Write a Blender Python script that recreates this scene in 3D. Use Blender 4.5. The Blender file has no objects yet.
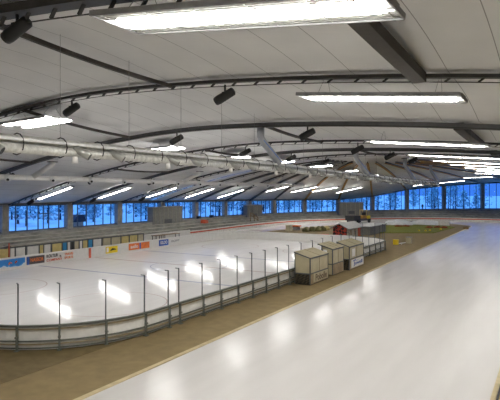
import bpy, bmesh, math, random
from mathutils import Vector, Matrix, noise
random.seed(7)
C = bpy.context.scene.collection
H = 7.2            # eye height of the photographer above the ice
YAW = math.radians(29.7)
ORG = {}
V = Vector

# ------------------------------------------------------------------ materials
def nmat(name):
    m = bpy.data.materials.new(name); m.use_nodes = True
    nt = m.node_tree
    return m, nt, nt.nodes['Principled BSDF']
def mat(name, col, rough=.6, metal=0, noise_amt=.12, scale=3, bump=0, emit=0, ecol=None, spec=None):
    m, nt, b = nmat(name)
    tc = nt.nodes.new('ShaderNodeTexCoord')
    n = nt.nodes.new('ShaderNodeTexNoise'); n.inputs['Scale'].default_value = scale; n.inputs['Detail'].default_value = 4
    nt.links.new(tc.outputs['Object'], n.inputs['Vector'])
    r = nt.nodes.new('ShaderNodeValToRGB')
    r.color_ramp.elements[0].position = .3; r.color_ramp.elements[1].position = .7
    lo = [max(0, c*(1-noise_amt)) for c in col]; hi = [min(1, c*(1+noise_amt)) for c in col]
    r.color_ramp.elements[0].color = (*lo, 1); r.color_ramp.elements[1].color = (*hi, 1)
    nt.links.new(n.outputs['Fac'], r.inputs['Fac']); nt.links.new(r.outputs['Color'], b.inputs['Base Color'])
    b.inputs['Roughness'].default_value = rough; b.inputs['Metallic'].default_value = metal
    if spec is not None: b.inputs['Specular IOR Level'].default_value = spec
    if bump:
        bp = nt.nodes.new('ShaderNodeBump'); bp.inputs['Strength'].default_value = bump; bp.inputs['Distance'].default_value = .05
        nt.links.new(n.outputs['Fac'], bp.inputs['Height']); nt.links.new(bp.outputs['Normal'], b.inputs['Normal'])
    if emit:
        b.inputs['Emission Color'].default_value = (*(ecol or col), 1); b.inputs['Emission Strength'].default_value = emit
    return m
def ice_mat(name, col, lo=.10, hi=.26):
    m, nt, b = nmat(name)
    tc = nt.nodes.new('ShaderNodeTexCoord')
    mp = nt.nodes.new('ShaderNodeMapping'); mp.inputs['Scale'].default_value = (1.0, .12, 1)
    nt.links.new(tc.outputs['Object'], mp.inputs['Vector'])
    n = nt.nodes.new('ShaderNodeTexNoise'); n.inputs['Scale'].default_value = 1.2; n.inputs['Detail'].default_value = 6
    nt.links.new(mp.outputs['Vector'], n.inputs['Vector'])
    r = nt.nodes.new('ShaderNodeValToRGB')
    r.color_ramp.elements[0].position = .3; r.color_ramp.elements[1].position = .7
    r.color_ramp.elements[0].color = (*[c*.93 for c in col], 1); r.color_ramp.elements[1].color = (*col, 1)
    nt.links.new(n.outputs['Fac'], r.inputs['Fac']); nt.links.new(r.outputs['Color'], b.inputs['Base Color'])
    mr = nt.nodes.new('ShaderNodeMapRange'); mr.inputs['To Min'].default_value = lo; mr.inputs['To Max'].default_value = hi
    nt.links.new(n.outputs['Fac'], mr.inputs['Value']); nt.links.new(mr.outputs['Result'], b.inputs['Roughness'])
    n2 = nt.nodes.new('ShaderNodeTexNoise'); n2.inputs['Scale'].default_value = .8; n2.inputs['Detail'].default_value = 3
    nt.links.new(tc.outputs['Object'], n2.inputs['Vector'])
    bp = nt.nodes.new('ShaderNodeBump'); bp.inputs['Strength'].default_value = .05; bp.inputs['Distance'].default_value = .02
    nt.links.new(n2.outputs['Fac'], bp.inputs['Height']); nt.links.new(bp.outputs['Normal'], b.inputs['Normal'])
    b.inputs['IOR'].default_value = 1.12
    return m
def membrane_mat():
    m, nt, b = nmat('roof_membrane')
    tc = nt.nodes.new('ShaderNodeTexCoord'); sp = nt.nodes.new('ShaderNodeSeparateXYZ')
    nt.links.new(tc.outputs['Object'], sp.inputs[0])
    def mth(op, a, bb):
        x = nt.nodes.new('ShaderNodeMath'); x.operation = op
        for i, v in enumerate((a, bb)):
            if v is None: continue
            if isinstance(v, (int, float)): x.inputs[i].default_value = v
            else: nt.links.new(v, x.inputs[i])
        return x.outputs[0]
    a = mth('PINGPONG', sp.outputs['X'], 1.0)
    line = mth('LESS_THAN', a, .016)
    n = nt.nodes.new('ShaderNodeTexNoise'); n.inputs['Scale'].default_value = .25; n.inputs['Detail'].default_value = 5
    nt.links.new(tc.outputs['Object'], n.inputs['Vector'])
    r = nt.nodes.new('ShaderNodeValToRGB')
    r.color_ramp.elements[0].position = .3; r.color_ramp.elements[1].position = .7
    r.color_ramp.elements[0].color = (.72, .72, .71, 1); r.color_ramp.elements[1].color = (.82, .82, .81, 1)
    nt.links.new(n.outputs['Fac'], r.inputs['Fac'])
    mx = nt.nodes.new('ShaderNodeMix'); mx.data_type = 'RGBA'
    nt.links.new(line, mx.inputs['Factor']); nt.links.new(r.outputs['Color'], mx.inputs['A']); mx.inputs['B'].default_value = (.32, .32, .31, 1)
    nt.links.new(mx.outputs['Result'], b.inputs['Base Color']); b.inputs['Roughness'].default_value = .75
    return m
def glass_mat(name, tint, gl=.08):
    m, nt, b = nmat(name); nt.nodes.remove(b)
    t = nt.nodes.new('ShaderNodeBsdfTransparent'); t.inputs['Color'].default_value = (*tint, 1)
    g = nt.nodes.new('ShaderNodeBsdfGlossy'); g.inputs['Roughness'].default_value = .03
    x = nt.nodes.new('ShaderNodeMixShader'); x.inputs[0].default_value = gl
    nt.links.new(t.outputs[0], x.inputs[1]); nt.links.new(g.outputs[0], x.inputs[2])
    nt.links.new(x.outputs[0], nt.nodes['Material Output'].inputs[0])
    return m
def step_mat():
    m, nt, b = nmat('stand_concrete')
    tc = nt.nodes.new('ShaderNodeTexCoord')
    n = nt.nodes.new('ShaderNodeTexNoise'); n.inputs['Scale'].default_value = .7; n.inputs['Detail'].default_value = 8
    nt.links.new(tc.outputs['Object'], n.inputs['Vector'])
    r = nt.nodes.new('ShaderNodeValToRGB')
    r.color_ramp.elements[0].position = .3; r.color_ramp.elements[1].position = .7
    r.color_ramp.elements[0].color = (.20, .195, .17, 1); r.color_ramp.elements[1].color = (.36, .35, .30, 1)
    nt.links.new(n.outputs['Fac'], r.inputs['Fac']); nt.links.new(r.outputs['Color'], b.inputs['Base Color'])
    b.inputs['Roughness'].default_value = .85
    return m
M = dict(
    membrane=membrane_mat(),
    ice=ice_mat('track_ice', (.66, .638, .625), 0.14, .20),
    rinkice=ice_mat('rink_ice', (.90, .875, .865), 0.07, .12),
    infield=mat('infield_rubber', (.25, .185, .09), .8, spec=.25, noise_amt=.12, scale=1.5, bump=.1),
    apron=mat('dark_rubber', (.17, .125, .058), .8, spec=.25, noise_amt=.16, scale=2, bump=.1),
    kerb=mat('kerb', (.55, .45, .26), .7),
    steel=mat('dark_steel', (.055, .053, .05), .55, .3),
    girder=mat('grey_girder', (.11, .11, .11), .5, .4),
    beam=mat('dark_beam', (.06, .052, .045), .7),
    orange=mat('orange_beam', (.42, .22, .04), .6, noise_amt=.35, scale=1.2),
    galv=mat('galvanised', (.62, .62, .58), .35, .45, scale=6, noise_amt=.2),
    pale=mat('pale_metal', (.78, .78, .77), .4, .1),
    riser=mat('riser_metal', (.42, .44, .47), .4, .3),
    nozzle=mat('nozzle_metal', (.40, .40, .38), .3, .6),
    blue=mat('blue_strip', (.12, .25, .6), .5),
    white=mat('white_paint', (.78, .76, .73), .5, noise_amt=.03),
    board=mat('board_white', (.72, .70, .66), .4, noise_amt=.05),
    boardback=mat('board_back', (.80, .78, .74), .45, noise_amt=.06),
    grey=mat('grey_paint', (.30, .30, .30), .5),
    black=mat('black_paint', (.015, .015, .015), .5),
    concrete=mat('concrete', (.33, .31, .26), .85, scale=2, noise_amt=.2),
    stand=step_mat(),
    wall=mat('wall_panel', (.20, .195, .175), .8),
    wire=mat('wire', (.2, .2, .2), .5, .5),
    light=mat('lamp_diffuser', (1, 1, 1), .5, emit=12, ecol=(1, .98, .93), noise_amt=0),
    lightb=mat('lamp_diffuser_cool', (1, 1, 1), .5, emit=10, ecol=(1, .985, .95), noise_amt=0),
    lightc=mat('lamp_diffuser_soft', (1, 1, 1), .5, emit=10, ecol=(1, .99, .96), noise_amt=0),
    rail=mat('rail_greygreen', (.16, .17, .15), .5, .3),
    railtan=mat('rail_tan', (.33, .27, .17), .6),
    glass=glass_mat('window_glass', (.92, .96, 1)),
    plexi=glass_mat('rink_glass', (.994, .996, .994), .004),
    cream=mat('cream_panel', (.52, .46, .30), .5, noise_amt=.08, scale=2),
    roofcream=mat('cream_roof', (.47, .41, .26), .6, noise_amt=.08),
    tan=mat('tan_board', (.37, .28, .17), .6, noise_amt=.2),
    frame=mat('frame_grey', (.13, .14, .14), .5, .4),
    yellow=mat('yellow_panel', (.62, .50, .20), .6),
    bright=mat('bright_yellow', (.85, .62, .02), .5),
    red=mat('red_paint', (.55, .05, .03), .5),
    redline=mat('ice_red_line', (.80, .66, .64), .12, noise_amt=.02),
    blueline=mat('ice_blue_line', (.58, .60, .74), .12, noise_amt=.02),
    redpad=mat('red_pad', (.62, .11, .05), .6),
    padcream=mat('pad_cream', (.74, .71, .65), .6),
    orangep=mat('orange_ad', (.80, .20, .04), .5),
    bluep=mat('blue_ad', (.03, .10, .42), .5),
    cyan=mat('cyan_panel', (.04, .28, .55), .5),
    darkp=mat('dark_ad', (.09, .075, .075), .5),
    grass=mat('lawn', (.17, .18, .012), .9, scale=14, noise_amt=.4, bump=.4),
    snow=mat('snow', (.82, .84, .86), .8, bump=.3),
    shrubred=mat('shrub_red', (.24, .07, .03), .9, scale=12, noise_amt=.6),
    green=mat('bush_green', (.15, .14, .06), .9, scale=20, noise_amt=.4),
    brown=mat('brown_wood', (.22, .14, .07), .7),
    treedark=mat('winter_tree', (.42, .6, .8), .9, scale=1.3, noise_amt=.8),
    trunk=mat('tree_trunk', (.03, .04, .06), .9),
    tyre=mat('tyre', (.02, .02, .02), .8),
)
def lattice_mat(name, c1, c2, scale):
    m, nt, b = nmat(name)
    tc = nt.nodes.new('ShaderNodeTexCoord'); ck = nt.nodes.new('ShaderNodeTexChecker')
    mp = nt.nodes.new('ShaderNodeMapping'); mp.inputs['Rotation'].default_value = (.3, .78, .78)
    nt.links.new(tc.outputs['Object'], mp.inputs['Vector']); nt.links.new(mp.outputs['Vector'], ck.inputs['Vector'])
    ck.inputs['Scale'].default_value = scale; ck.inputs['Color1'].default_value = (*c1, 1); ck.inputs['Color2'].default_value = (*c2, 1)
    nt.links.new(ck.outputs['Color'], b.inputs['Base Color']); b.inputs['Roughness'].default_value = .8
    return m
M['lattice'] = lattice_mat('dark_lattice', (.015, .013, .01), (.07, .055, .03), 9)
M['hutred'] = lattice_mat('red_black_boards', (.42, .05, .03), (.02, .015, .015), 2.6)
def ad_picture():
    m, nt, b = nmat('mountain_picture')
    tc = nt.nodes.new('ShaderNodeTexCoord'); n = nt.nodes.new('ShaderNodeTexNoise')
    n.inputs['Scale'].default_value = 1.3; n.inputs['Detail'].default_value = 3
    sp = nt.nodes.new('ShaderNodeSeparateXYZ'); nt.links.new(tc.outputs['Object'], n.inputs['Vector']); nt.links.new(tc.outputs['Object'], sp.inputs[0])
    a = nt.nodes.new('ShaderNodeMath'); a.operation = 'MULTIPLY_ADD'; a.inputs[1].default_value = 1.1
    nt.links.new(n.outputs['Fac'], a.inputs[0]); nt.links.new(sp.outputs['Z'], a.inputs[2])
    r = nt.nodes.new('ShaderNodeValToRGB'); cr = r.color_ramp
    cr.elements[0].position = .55; cr.elements[0].color = (.55, .58, .62, 1); cr.elements[1].position = 1.0; cr.elements[1].color = (.03, .22, .6, 1)
    e = cr.elements.new(.86); e.color = (.70, .75, .8, 1); e = cr.elements.new(.9); e.color = (.12, .38, .7, 1)
    nt.links.new(a.outputs[0], r.inputs[0]); nt.links.new(r.outputs[0], b.inputs['Base Color'])
    return m
M['picture'] = ad_picture()

# ------------------------------------------------------------------ builders
class MB:
    def __init__(s): s.v = []; s.f = []
    def box(s, c, size, rz=0, rot=None):
        c = V(c); R = rot if rot else Matrix.Rotation(rz, 3, 'Z')
        i = len(s.v); x, y, z = [a/2 for a in size]
        for dx, dy, dz in ((-x,-y,-z),(x,-y,-z),(x,y,-z),(-x,y,-z),(-x,-y,z),(x,-y,z),(x,y,z),(-x,y,z)):
            s.v.append(c + R @ V((dx, dy, dz)))
        for f in ((0,3,2,1),(4,5,6,7),(0,1,5,4),(1,2,6,5),(2,3,7,6),(3,0,4,7)): s.f.append([i+k for k in f])
        return s
    def bar(s, p, q, w, h, up=(0, 0, 1)):
        p, q = V(p), V(q); d = (q-p); L = d.length
        if L < 1e-6: return s
        d.normalize(); up = V(up)
        if abs(d.dot(up)) > .99: up = V((1, 0, 0))
        sd = d.cross(up).normalized(); u = sd.cross(d)
        R = Matrix((sd, d, u)).transposed()
        return s.box((p+q)/2, (w, L, h), rot=R)
    def path(s, pts, w, h):
        # swept rectangle, continuous
        n = len(pts); i = len(s.v); pts = [V(p) for p in pts]
        for k, p in enumerate(pts):
            a = pts[max(0, k-1)]; b = pts[min(n-1, k+1)]; d = (b-a).normalized()
            sd = d.cross(V((0, 0, 1))).normalized(); u = sd.cross(d)
            for su, sv in ((-1,-1),(1,-1),(1,1),(-1,1)): s.v.append(p + sd*w/2*su + u*h/2*sv)
        for k in range(n-1):
            for j in range(4):
                a = i+k*4+j; b = i+k*4+(j+1) % 4; s.f.append([a, b, b+4, a+4])
        s.f.append([i+3, i+2, i+1, i]); e = i+(n-1)*4; s.f.append([e, e+1, e+2, e+3])
        return s
    def tube(s, pts, r, n=8, cap=True):
        pts = [V(p) for p in pts]; m = len(pts); i = len(s.v)
        rs = r if isinstance(r, (list, tuple)) else [r]*m
        for k, p in enumerate(pts):
            a = pts[max(0, k-1)]; b = pts[min(m-1, k+1)]; d = (b-a).normalized()
            up = V((0, 0, 1)) if abs(d.z) < .98 else V((1, 0, 0))
            sd = d.cross(up).normalized(); u = sd.cross(d)
            for j in range(n):
                t = 2*math.pi*j/n; s.v.append(p + (sd*math.cos(t)+u*math.sin(t))*rs[k])
        for k in range(m-1):
            for j in range(n):
                a = i+k*n+j; b = i+k*n+(j+1) % n; s.f.append([a, b, b+n, a+n])
        if cap:
            s.f.append([i+j for j in range(n)][::-1]); s.f.append([i+(m-1)*n+j for j in range(n)])
        return s
    def poly(s, pts):
        i = len(s.v); s.v += [V(p) for p in pts]; s.f.append(list(range(i, i+len(pts)))); return s
    def prism(s, pts, z0, z1):
        i = len(s.v); n = len(pts)
        s.v += [V((p[0], p[1], z0)) for p in pts] + [V((p[0], p[1], z1)) for p in pts]
        s.f.append([i+k for k in range(n)][::-1]); s.f.append([i+n+k for k in range(n)])
        for k in range(n): s.f.append([i+k, i+(k+1) % n, i+n+(k+1) % n, i+n+k])
        return s
    def build(s, name, m, parent=None, smooth=False):
        if parent is not None: o0 = ORG[parent.name]
        else:
            zs = min(v.z for v in s.v)
            o0 = V(((min(v.x for v in s.v)+max(v.x for v in s.v))/2, (min(v.y for v in s.v)+max(v.y for v in s.v))/2, zs))
        me = bpy.data.meshes.new(name); me.from_pydata([v-o0 for v in s.v], [], s.f); me.update()
        if smooth:
            for p in me.polygons: p.use_smooth = True
        me.materials.append(m if not isinstance(m, str) else M[m])
        o = bpy.data.objects.new(name, me); C.objects.link(o)
        if parent is not None: o.parent = parent
        else: o.location = o0
        ORG[o.name] = o0
        return o
def tag(o, label, cat=None, group=None):
    o['label'] = label
    if cat: o['category'] = cat
    if group: o['group'] = group
    return o
def thing(name, label, cat, loc, group=None):
    o = bpy.data.objects.new(name, None); C.objects.link(o); o.location = loc; ORG[o.name] = V(loc)
    o.empty_display_size = .3
    return tag(o, label, cat, group)
def struct(o): o['kind'] = 'structure'; return o
def copy_tree(o, parent=None):
    c = o.copy(); C.objects.link(c)
    if parent is not None: c.parent = parent
    for ch in [k for k in KIDS.get(o.name, [])]:
        copy_tree(ch, c)
    return c
KIDS = {}
def register(root):
    for o in list(C.objects):
        if o.parent is not None: KIDS.setdefault(o.parent.name, [])
    for o in list(C.objects):
        if o.parent is not None and o not in KIDS[o.parent.name]: KIDS[o.parent.name].append(o)
def text(name, s, m, parent, width, height, matrix):
    cu = bpy.data.curves.new(name, 'FONT'); cu.body = s; cu.size = 1; cu.offset = .025; cu.extrude = .004; cu.align_x = 'CENTER'; cu.align_y = 'CENTER'
    t = bpy.data.objects.new(name+'_tmp', cu); C.objects.link(t)
    bpy.context.view_layer.update()
    dg = bpy.context.evaluated_depsgraph_get()
    me = bpy.data.meshes.new_from_object(t.evaluated_get(dg)); bpy.data.objects.remove(t); me.name = name
    xs = [v.co.x for v in me.vertices]; ys = [v.co.y for v in me.vertices]
    cx, cy = (min(xs)+max(xs))/2, (min(ys)+max(ys))/2
    sx = width/(max(xs)-min(xs)); sy = height/(max(ys)-min(ys))
    for v in me.vertices:
        p = matrix @ V(((v.co.x-cx)*sx, (v.co.y-cy)*sy, v.co.z)); v.co = p - ORG[parent.name]
    me.materials.clear(); me.materials.append(M[m])
    o = bpy.data.objects.new(name, me); C.objects.link(o); o.parent = parent; ORG[o.name] = ORG[parent.name]
    return o
def smooth_path(pts, step):
    P = [V((*p, 0)) if len(p) == 2 else V(p) for p in pts]; out = []
    for i in range(len(P)-1):
        p0 = P[max(0, i-1)]; p1 = P[i]; p2 = P[i+1]; p3 = P[min(len(P)-1, i+2)]
        n = max(1, int((p2-p1).length/step))
        for k in range(n):
            t = k/n
            out.append(.5*((2*p1)+(p2-p0)*t+(2*p0-5*p1+4*p2-p3)*t*t+(3*p1-p0-3*p2+p3)*t**3))
    out.append(P[-1]); return out
def resample(pts, n):
    L = [0]
    for a, b in zip(pts, pts[1:]): L.append(L[-1]+(b-a).length)
    out = []; j = 0
    for k in range(n):
        s = L[-1]*k/(n-1)
        while j < len(L)-2 and L[j+1] < s: j += 1
        t = (s-L[j])/max(1e-9, L[j+1]-L[j]); out.append(pts[j].lerp(pts[j+1], t))
    return out
ORDW = ['first','second','third','fourth','fifth','sixth','seventh','eighth','ninth','tenth','eleventh','twelfth','thirteenth','fourteenth','fifteenth','sixteenth','seventeenth','eighteenth','nineteenth','twentieth']+['twenty-'+w for w in ['first','second','third','fourth','fifth','sixth','seventh','eighth','ninth']]+['thirtieth']+['thirty-'+w for w in ['first','second','third','fourth','fifth','sixth']]
def lerp_tab(tab, x):
    if x <= tab[0][0]: return tab[0][1]
    for (a, b), (c, d) in zip(tab, tab[1:]):
        if x <= c:
            return b+(d-b)*(x-a)/(c-a)
    return tab[-1][1]

# ------------------------------------------------------------------ hall plan
XL, XR, XC = -59.5, 16.0, -22.0
YB, YH = -14.0, 70.0                        # back wall, hub of the rounded end
SILL = 1.9
TR_Y = [1.2, 11.5, 22.4, 32.6, 43.0, 53.0, 63.0]
CROWN = [(-14, 6.0), (11, 6.35), (22.4, 5.72), (32.6, 4.75), (43, 4.4), (53, 4.4), (70, 4.5)]
COLS = [(-59.5,12.5,-1.9),(-59.5,22.8,-1.9),(-59.5,33.0,-1.9),(-59.5,42.5,-1.9),(-59.4,52.6,-1.95),(-59.4,62.5,-2.0),(-59.3,72.9,-2.05),(-59.0,82.6,-2.1),(-58.4,92.0,-2.2),
        (-57.2,99.8,-2.2),(-55.2,107.5,-2.25),(-51.6,116.4,-2.3),(-46.6,125.8,-2.35),(-41.0,135.8,-1.6),(-34.6,146.0,.1),(-26.8,156.0,1.2),(-17.8,164.5,1.9),(-7.5,169.5,2.3),
        (3.0,168.5,2.2),(10.5,160.5,2.0),(14.8,149.0,1.8),(16.0,136.0,1.5),(16.0,120,1.2),(16.0,103,1.0),(16.0,86,1.0),(16.0,70.0,1.0)]
def arch(X, Y, ytop_l=-1.9, ytop_r=None):
    if ytop_r is None: ytop_r = lerp_tab([(22.4, 1.7), (33, 1.0)], Y)
    c = lerp_tab(CROWN, Y)
    if X < XC: r = min(1, (XC-X)/(XC-XL)); t = ytop_l
    else: r = min(1, (X-XC)/(XR-XC)); t = ytop_r
    return H + c-(c-t)*r**1.8
PER = [V((c[0], c[1], c[2])) for c in COLS if c[1] >= 69 or False]
LEFT70 = V((-59.35, 70.0, -2.0))
PER = [LEFT70]+PER
PERS = smooth_path([tuple(p) for p in PER], 3.0)
CR = 4.5
def roof(X, Y):
    if Y <= YH: return arch(X, Y)
    d = V((X-XC, Y-YH)); a = math.atan2(d.y, d.x)
    best = None
    for p, q in zip(PERS, PERS[1:]):
        ap = math.atan2(p.y-YH, p.x-XC); aq = math.atan2(q.y-YH, q.x-XC)
        if min(ap, aq)-1e-6 <= a <= max(ap, aq)+1e-6:
            t = (a-ap)/(aq-ap) if abs(aq-ap) > 1e-9 else 0
            w = p.lerp(q, t); rr = d.length/V((w.x-XC, w.y-YH)).length
            return H + CR-(CR-w.z)*min(1, rr)**1.8
    return H + CR
# ceiling mesh
cb = MB(); NX = 64
rows = []
ys = []
allY = [YB]+TR_Y+[YH]
for a, b in zip(allY, allY[1:]):
    for k in range(8): ys.append((a+(b-a)*k/8, math.sin(math.pi*k/8)))
ys.append((YH, 0))
for y, bl in ys:
    row = []
    for i in range(NX+1):
        u = i/NX*2-1; X = XC+(XC-XL)*u if u < 0 else XC+(XR-XC)*u
        edge = 1-abs(u)**6
        row.append(len(cb.v)); cb.v.append(V((X, y, arch(X, y)+.12+.25*bl*edge)))
    rows.append(row)
for r0, r1 in zip(rows, rows[1:]):
    for i in range(NX): cb.f.append([r0[i], r0[i+1], r1[i+1], r1[i]])
NR = 26; rays = []
for p in PERS:
    ray = []
    for j in range(NR+1):
        r = j/NR; X = XC+(p.x-XC)*r; Y = YH+(p.y-YH)*r
        ray.append(len(cb.v)); cb.v.append(V((X, Y, H+CR-(CR-p.z)*r**1.8+.12)))
    rays.append(ray)
for r0, r1 in zip(rays, rays[1:]):
    for j in range(NR): cb.f.append([r0[j], r0[j+1], r1[j+1], r1[j]])
o = cb.build('ceiling', 'membrane', smooth=True); struct(o); tag(o, 'pale grey billowing fabric roof lining of the whole hall')
# object coordinates for seams: keep world-like X
# ------------------------------------------------------------------ floor
fl = MB(); fl.poly([(XL-1, YB-1, 0), (XR+1, YB-1, 0), (XR+1, 175, 0), (XL-1, 175, 0)])
o = fl.build('floor', 'infield'); struct(o); tag(o, 'brown rubber covered floor of the infield')
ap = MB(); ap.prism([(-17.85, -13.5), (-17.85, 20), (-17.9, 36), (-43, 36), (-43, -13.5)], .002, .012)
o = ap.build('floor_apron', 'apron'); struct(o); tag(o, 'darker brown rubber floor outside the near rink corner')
INNER = smooth_path([(-14.07,-13.5),(-14.07,40),(-14.07,80),(-14.07,106),(-14.07,112),(-14.9,115.6),(-18,117.6),(-24,117.8),(-31,114),(-37,106),(-41.5,94),(-43,80),(-43,60),(-43,-13.5)], 1.5)
OUTER = smooth_path([(-1.9,-13.5),(-1.9,40),(-1.9,80),(-1.8,105),(0,118),(-3,126),(-10,129.5),(-21,129),(-31,125),(-42,113),(-48,101),(-49.5,85),(-49,70),(-49,50),(-49,-13.5)], 1.5)
n = 260; A = resample(INNER, n); B = resample(OUTER, n)
# match the two edges by nearest progress
ic = MB()
for a, b in zip(A, B): ic.v += [V((a.x, a.y, .02)), V((b.x, b.y, .02))]
for k in range(n-1): ic.f.append([2*k, 2*k+1, 2*k+3, 2*k+2])
o = ic.build('ice_track', 'ice'); struct(o); tag(o, 'pale glossy speed skating oval of ice around the infield', None)
kb = MB(); kb.path([V((p.x-.08, p.y, .03)) for p in INNER if True], .22, .05)
o = kb.build('track_kerb', 'kerb'); tag(o, 'low cream kerb along the inner edge of the ice track', 'kerb')
# ---- outer padding of the track
def sweep_wall(pts, z0, z1, th):
    m = MB(); m.path([V((p.x, p.y, (z0+z1)/2)) for p in pts], th, z1-z0); return m
PADP = [p for p in resample(OUTER, 200) if p.x < -2.2 or p.y > 80]
PADP = [p for p in PADP if not (p.x > -3 and p.y < 60)]
pad = thing('safety_padding', 'long foam crash padding with red top stripe round the outer ice edge', 'padding', (-20, 129.5, 0))
sweep_wall(PADP, .0, .5, .3).build('foam_body', 'padcream', pad)
sweep_wall(PADP, .5, .72, .32).build('red_stripe', 'redpad', pad)
sweep_wall(PADP, .72, .86, .34).build('top_cap', 'padcream', pad)
# ---- right hand kerb and deck beside the ice, bottom right
kk = MB(); kk.box((-1.82, 20, .05), (.16, 67, .10)); o = kk.build('outer_kerb', 'kerb'); tag(o, 'straight cream kerb along the outer ice edge at bottom right', 'kerb')
kk = MB(); kk.box((-1.68, 20, .07), (.07, 67, .14)); o = kk.build('dark_gap_strip', 'black'); tag(o, 'black strip put in for the dark gap beside the kerb at bottom right', 'strip')  # shade of the gap between kerb and deck, put in as a black strip
dk = MB()
for i in range(7): dk.box((-1.56+.23*i, 20, .06), (.21, 67, .12))
o = dk.build('wooden_deck', 'yellow'); tag(o, 'tan plank walkway beside the ice in the bottom right corner', 'walkway')

# ------------------------------------------------------------------ grandstand terraces between padding and windows
WALLP = [V((c[0], c[1], 0)) for c in COLS if not (c[0] > 15 and c[1] < 100)]
WP = [V((XL, YB+.5, 0))]+WALLP
WPs = smooth_path([tuple(p)[:2] for p in WP], 2.0)
PO = [p for p in OUTER][::-1]; PO = [p for p in PO if not (p.x > -3 and p.y < 110)]
n = 180; W = resample(WPs, n); P_ = resample(PO, n)
# re-match: for every wall point use nearest point on the padding line
def nearest(w): return min(PO, key=lambda q: (q-w).length)
st = thing('concrete_grandstand', 'grey stepped concrete stand under the blue windows', 'grandstand', (-55, 60, 0))
steps = [(0.16, .0, .42), (.33, .42, .8), (.50, .8, 1.15), (.66, 1.15, 1.5), (.80, 1.5, 1.8)]
tiers = []
near = [nearest(w) for w in W]
fr = [s[0] for s in steps]+[1.0]
mb = MB()
for k in range(n):
    a, w = near[k], W[k]
    prof = []
    for i, (f0, z0, z1) in enumerate(steps):
        p = a.lerp(w, f0); prof.append((p, z0)); prof.append((p, z1))
    prof.append((w-(w-a).normalized()*.55, steps[-1][2]))
    for p, z in prof: mb.v.append(V((p.x, p.y, z)))
m_ = len(steps)*2+1
for k in range(n-1):
    for j in range(m_-1): mb.f.append([k*m_+j, (k+1)*m_+j, (k+1)*m_+j+1, k*m_+j+1])
mb.build('terrace', 'stand', st)
for i, (f0, z0, z1) in enumerate(steps):
    e = MB(); e.path([V((near[k].lerp(W[k], f0+.012).x, near[k].lerp(W[k], f0+.012).y, z1+.05)) for k in range(n)], .3, .07)
    e.build('bench_board', 'concrete' if i % 2 else 'brown' if i == 0 else 'concrete', st)

# ------------------------------------------------------------------ walls, columns, windows
wl = MB(); wl.box((XL-.3, (YB+12.5)/2, 2.65), (.3, 12.5-YB, 5.3)); o = wl.build('wall_left', 'wall'); struct(o); tag(o, 'grey wall left of the windows')
wb = MB(); wb.poly([(XL, YB, -.2), (XR, YB, -.2)]+[(XR-(XR-XL)*i/40, YB, arch(XR-(XR-XL)*i/40, YB)+.3) for i in range(41)]); o = wb.build('wall_back', 'wall'); struct(o); tag(o, 'grey wall behind the viewer')
wr = MB(); wr.box((XR+.3, (YB+70)/2, 4.5), (.3, 70-YB, 9.4)); o = wr.build('wall_right', 'wall'); struct(o); tag(o, 'grey side wall to the right')
lw = MB(); pp = [V((c[0], c[1], 0)) for c in COLS]
lw.path([V((p.x, p.y, SILL/2)) for p in smooth_path([tuple(q)[:2] for q in pp], 2)], .35, SILL); o = lw.build('wall_sill', 'stand'); struct(o); tag(o, 'low concrete wall carrying the windows')
def outward(i):
    a = V(COLS[max(0, i-1)][:2]); b = V(COLS[min(len(COLS)-1, i+1)][:2]); d = (b-a).normalized(); return V((-d.y, d.x, 0))
vis = 0
for i, (x, y, t) in enumerate(COLS):
    if i < 2: continue
    cm = MB(); top = H+t+.1; d = outward(i)
    inn = V((x, y, 0))
    ang = math.atan2(d.y, d.x)
    cm.box((inn.x, inn.y, top/2), (.8, .95, top), rz=ang)
    if i <= 16:
        lab = '%s square grey concrete column between blue windows, counted from left edge' % ORDW[i-3 if i >= 3 else 0] if i >= 3 else 'square grey concrete column just beyond the left edge'
        lab = lab.replace('square grey concrete column between', 'grey concrete column between') 
    else: lab = 'grey concrete column hidden round the right end of the hall'
    o = cm.build('concrete_column', 'concrete'); tag(o, lab, 'column', 'concrete columns along the window wall')
nw = 0
for i in range(len(COLS)-1):
    a = V(COLS[i][:2]+(0,)); b = V(COLS[i+1][:2]+(0,)); ta = H+COLS[i][2]; tb = H+COLS[i+1][2]
    nw += 1
    d = (b-a); L = d.length; dn = d.normalized()
    fr_ = MB(); k = 6
    fr_.bar(a+V((0,0,SILL+.06)), b+V((0,0,SILL+.06)), .16, .12)
    fr_.bar(a+V((0,0,ta-.05)), b+V((0,0,tb-.05)), .18, .22)
    for j in range(k+1):
        p = a.lerp(b, j/k); z1 = ta+(tb-ta)*j/k
        fr_.box((p.x, p.y, (SILL+z1)/2), (.12, .12, z1-SILL), rz=math.atan2(dn.y, dn.x))
    if i in (3, 7):     # glazed escape door in the first visible bay
        p, q = a.lerp(b, .5), a.lerp(b, 4/6); zt = SILL+2.15
        fr_.bar(p+V((0,0,zt)), q+V((0,0,zt)), .16, .12)
        mid = (p+q)/2; fr_.box((mid.x, mid.y, SILL+1.6), (.1, .1, 3.2), rz=math.atan2(dn.y, dn.x))
    root = struct(fr_.build('window_%d' % nw, 'girder')); tag(root, 'tall blue window bay, frame with slim dark mullions')
    g = MB(); g.poly([(a.x, a.y, SILL), (b.x, b.y, SILL), (b.x, b.y, tb), (a.x, a.y, ta)]); g.build('window_pane', 'glass', root)
# eaves fascia to close the roof edge
ev = MB()
Pq = smooth_path([(c[0], c[1], H+c[2]+.1) for c in COLS], 2)
ev.path([V((XL, YB, H-1.8))]+Pq+[V((XR, YB, H+1.1))], .5, .35); o = ev.build('trim_1', 'wall'); struct(o); tag(o, 'eaves fascia above the windows')

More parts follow.
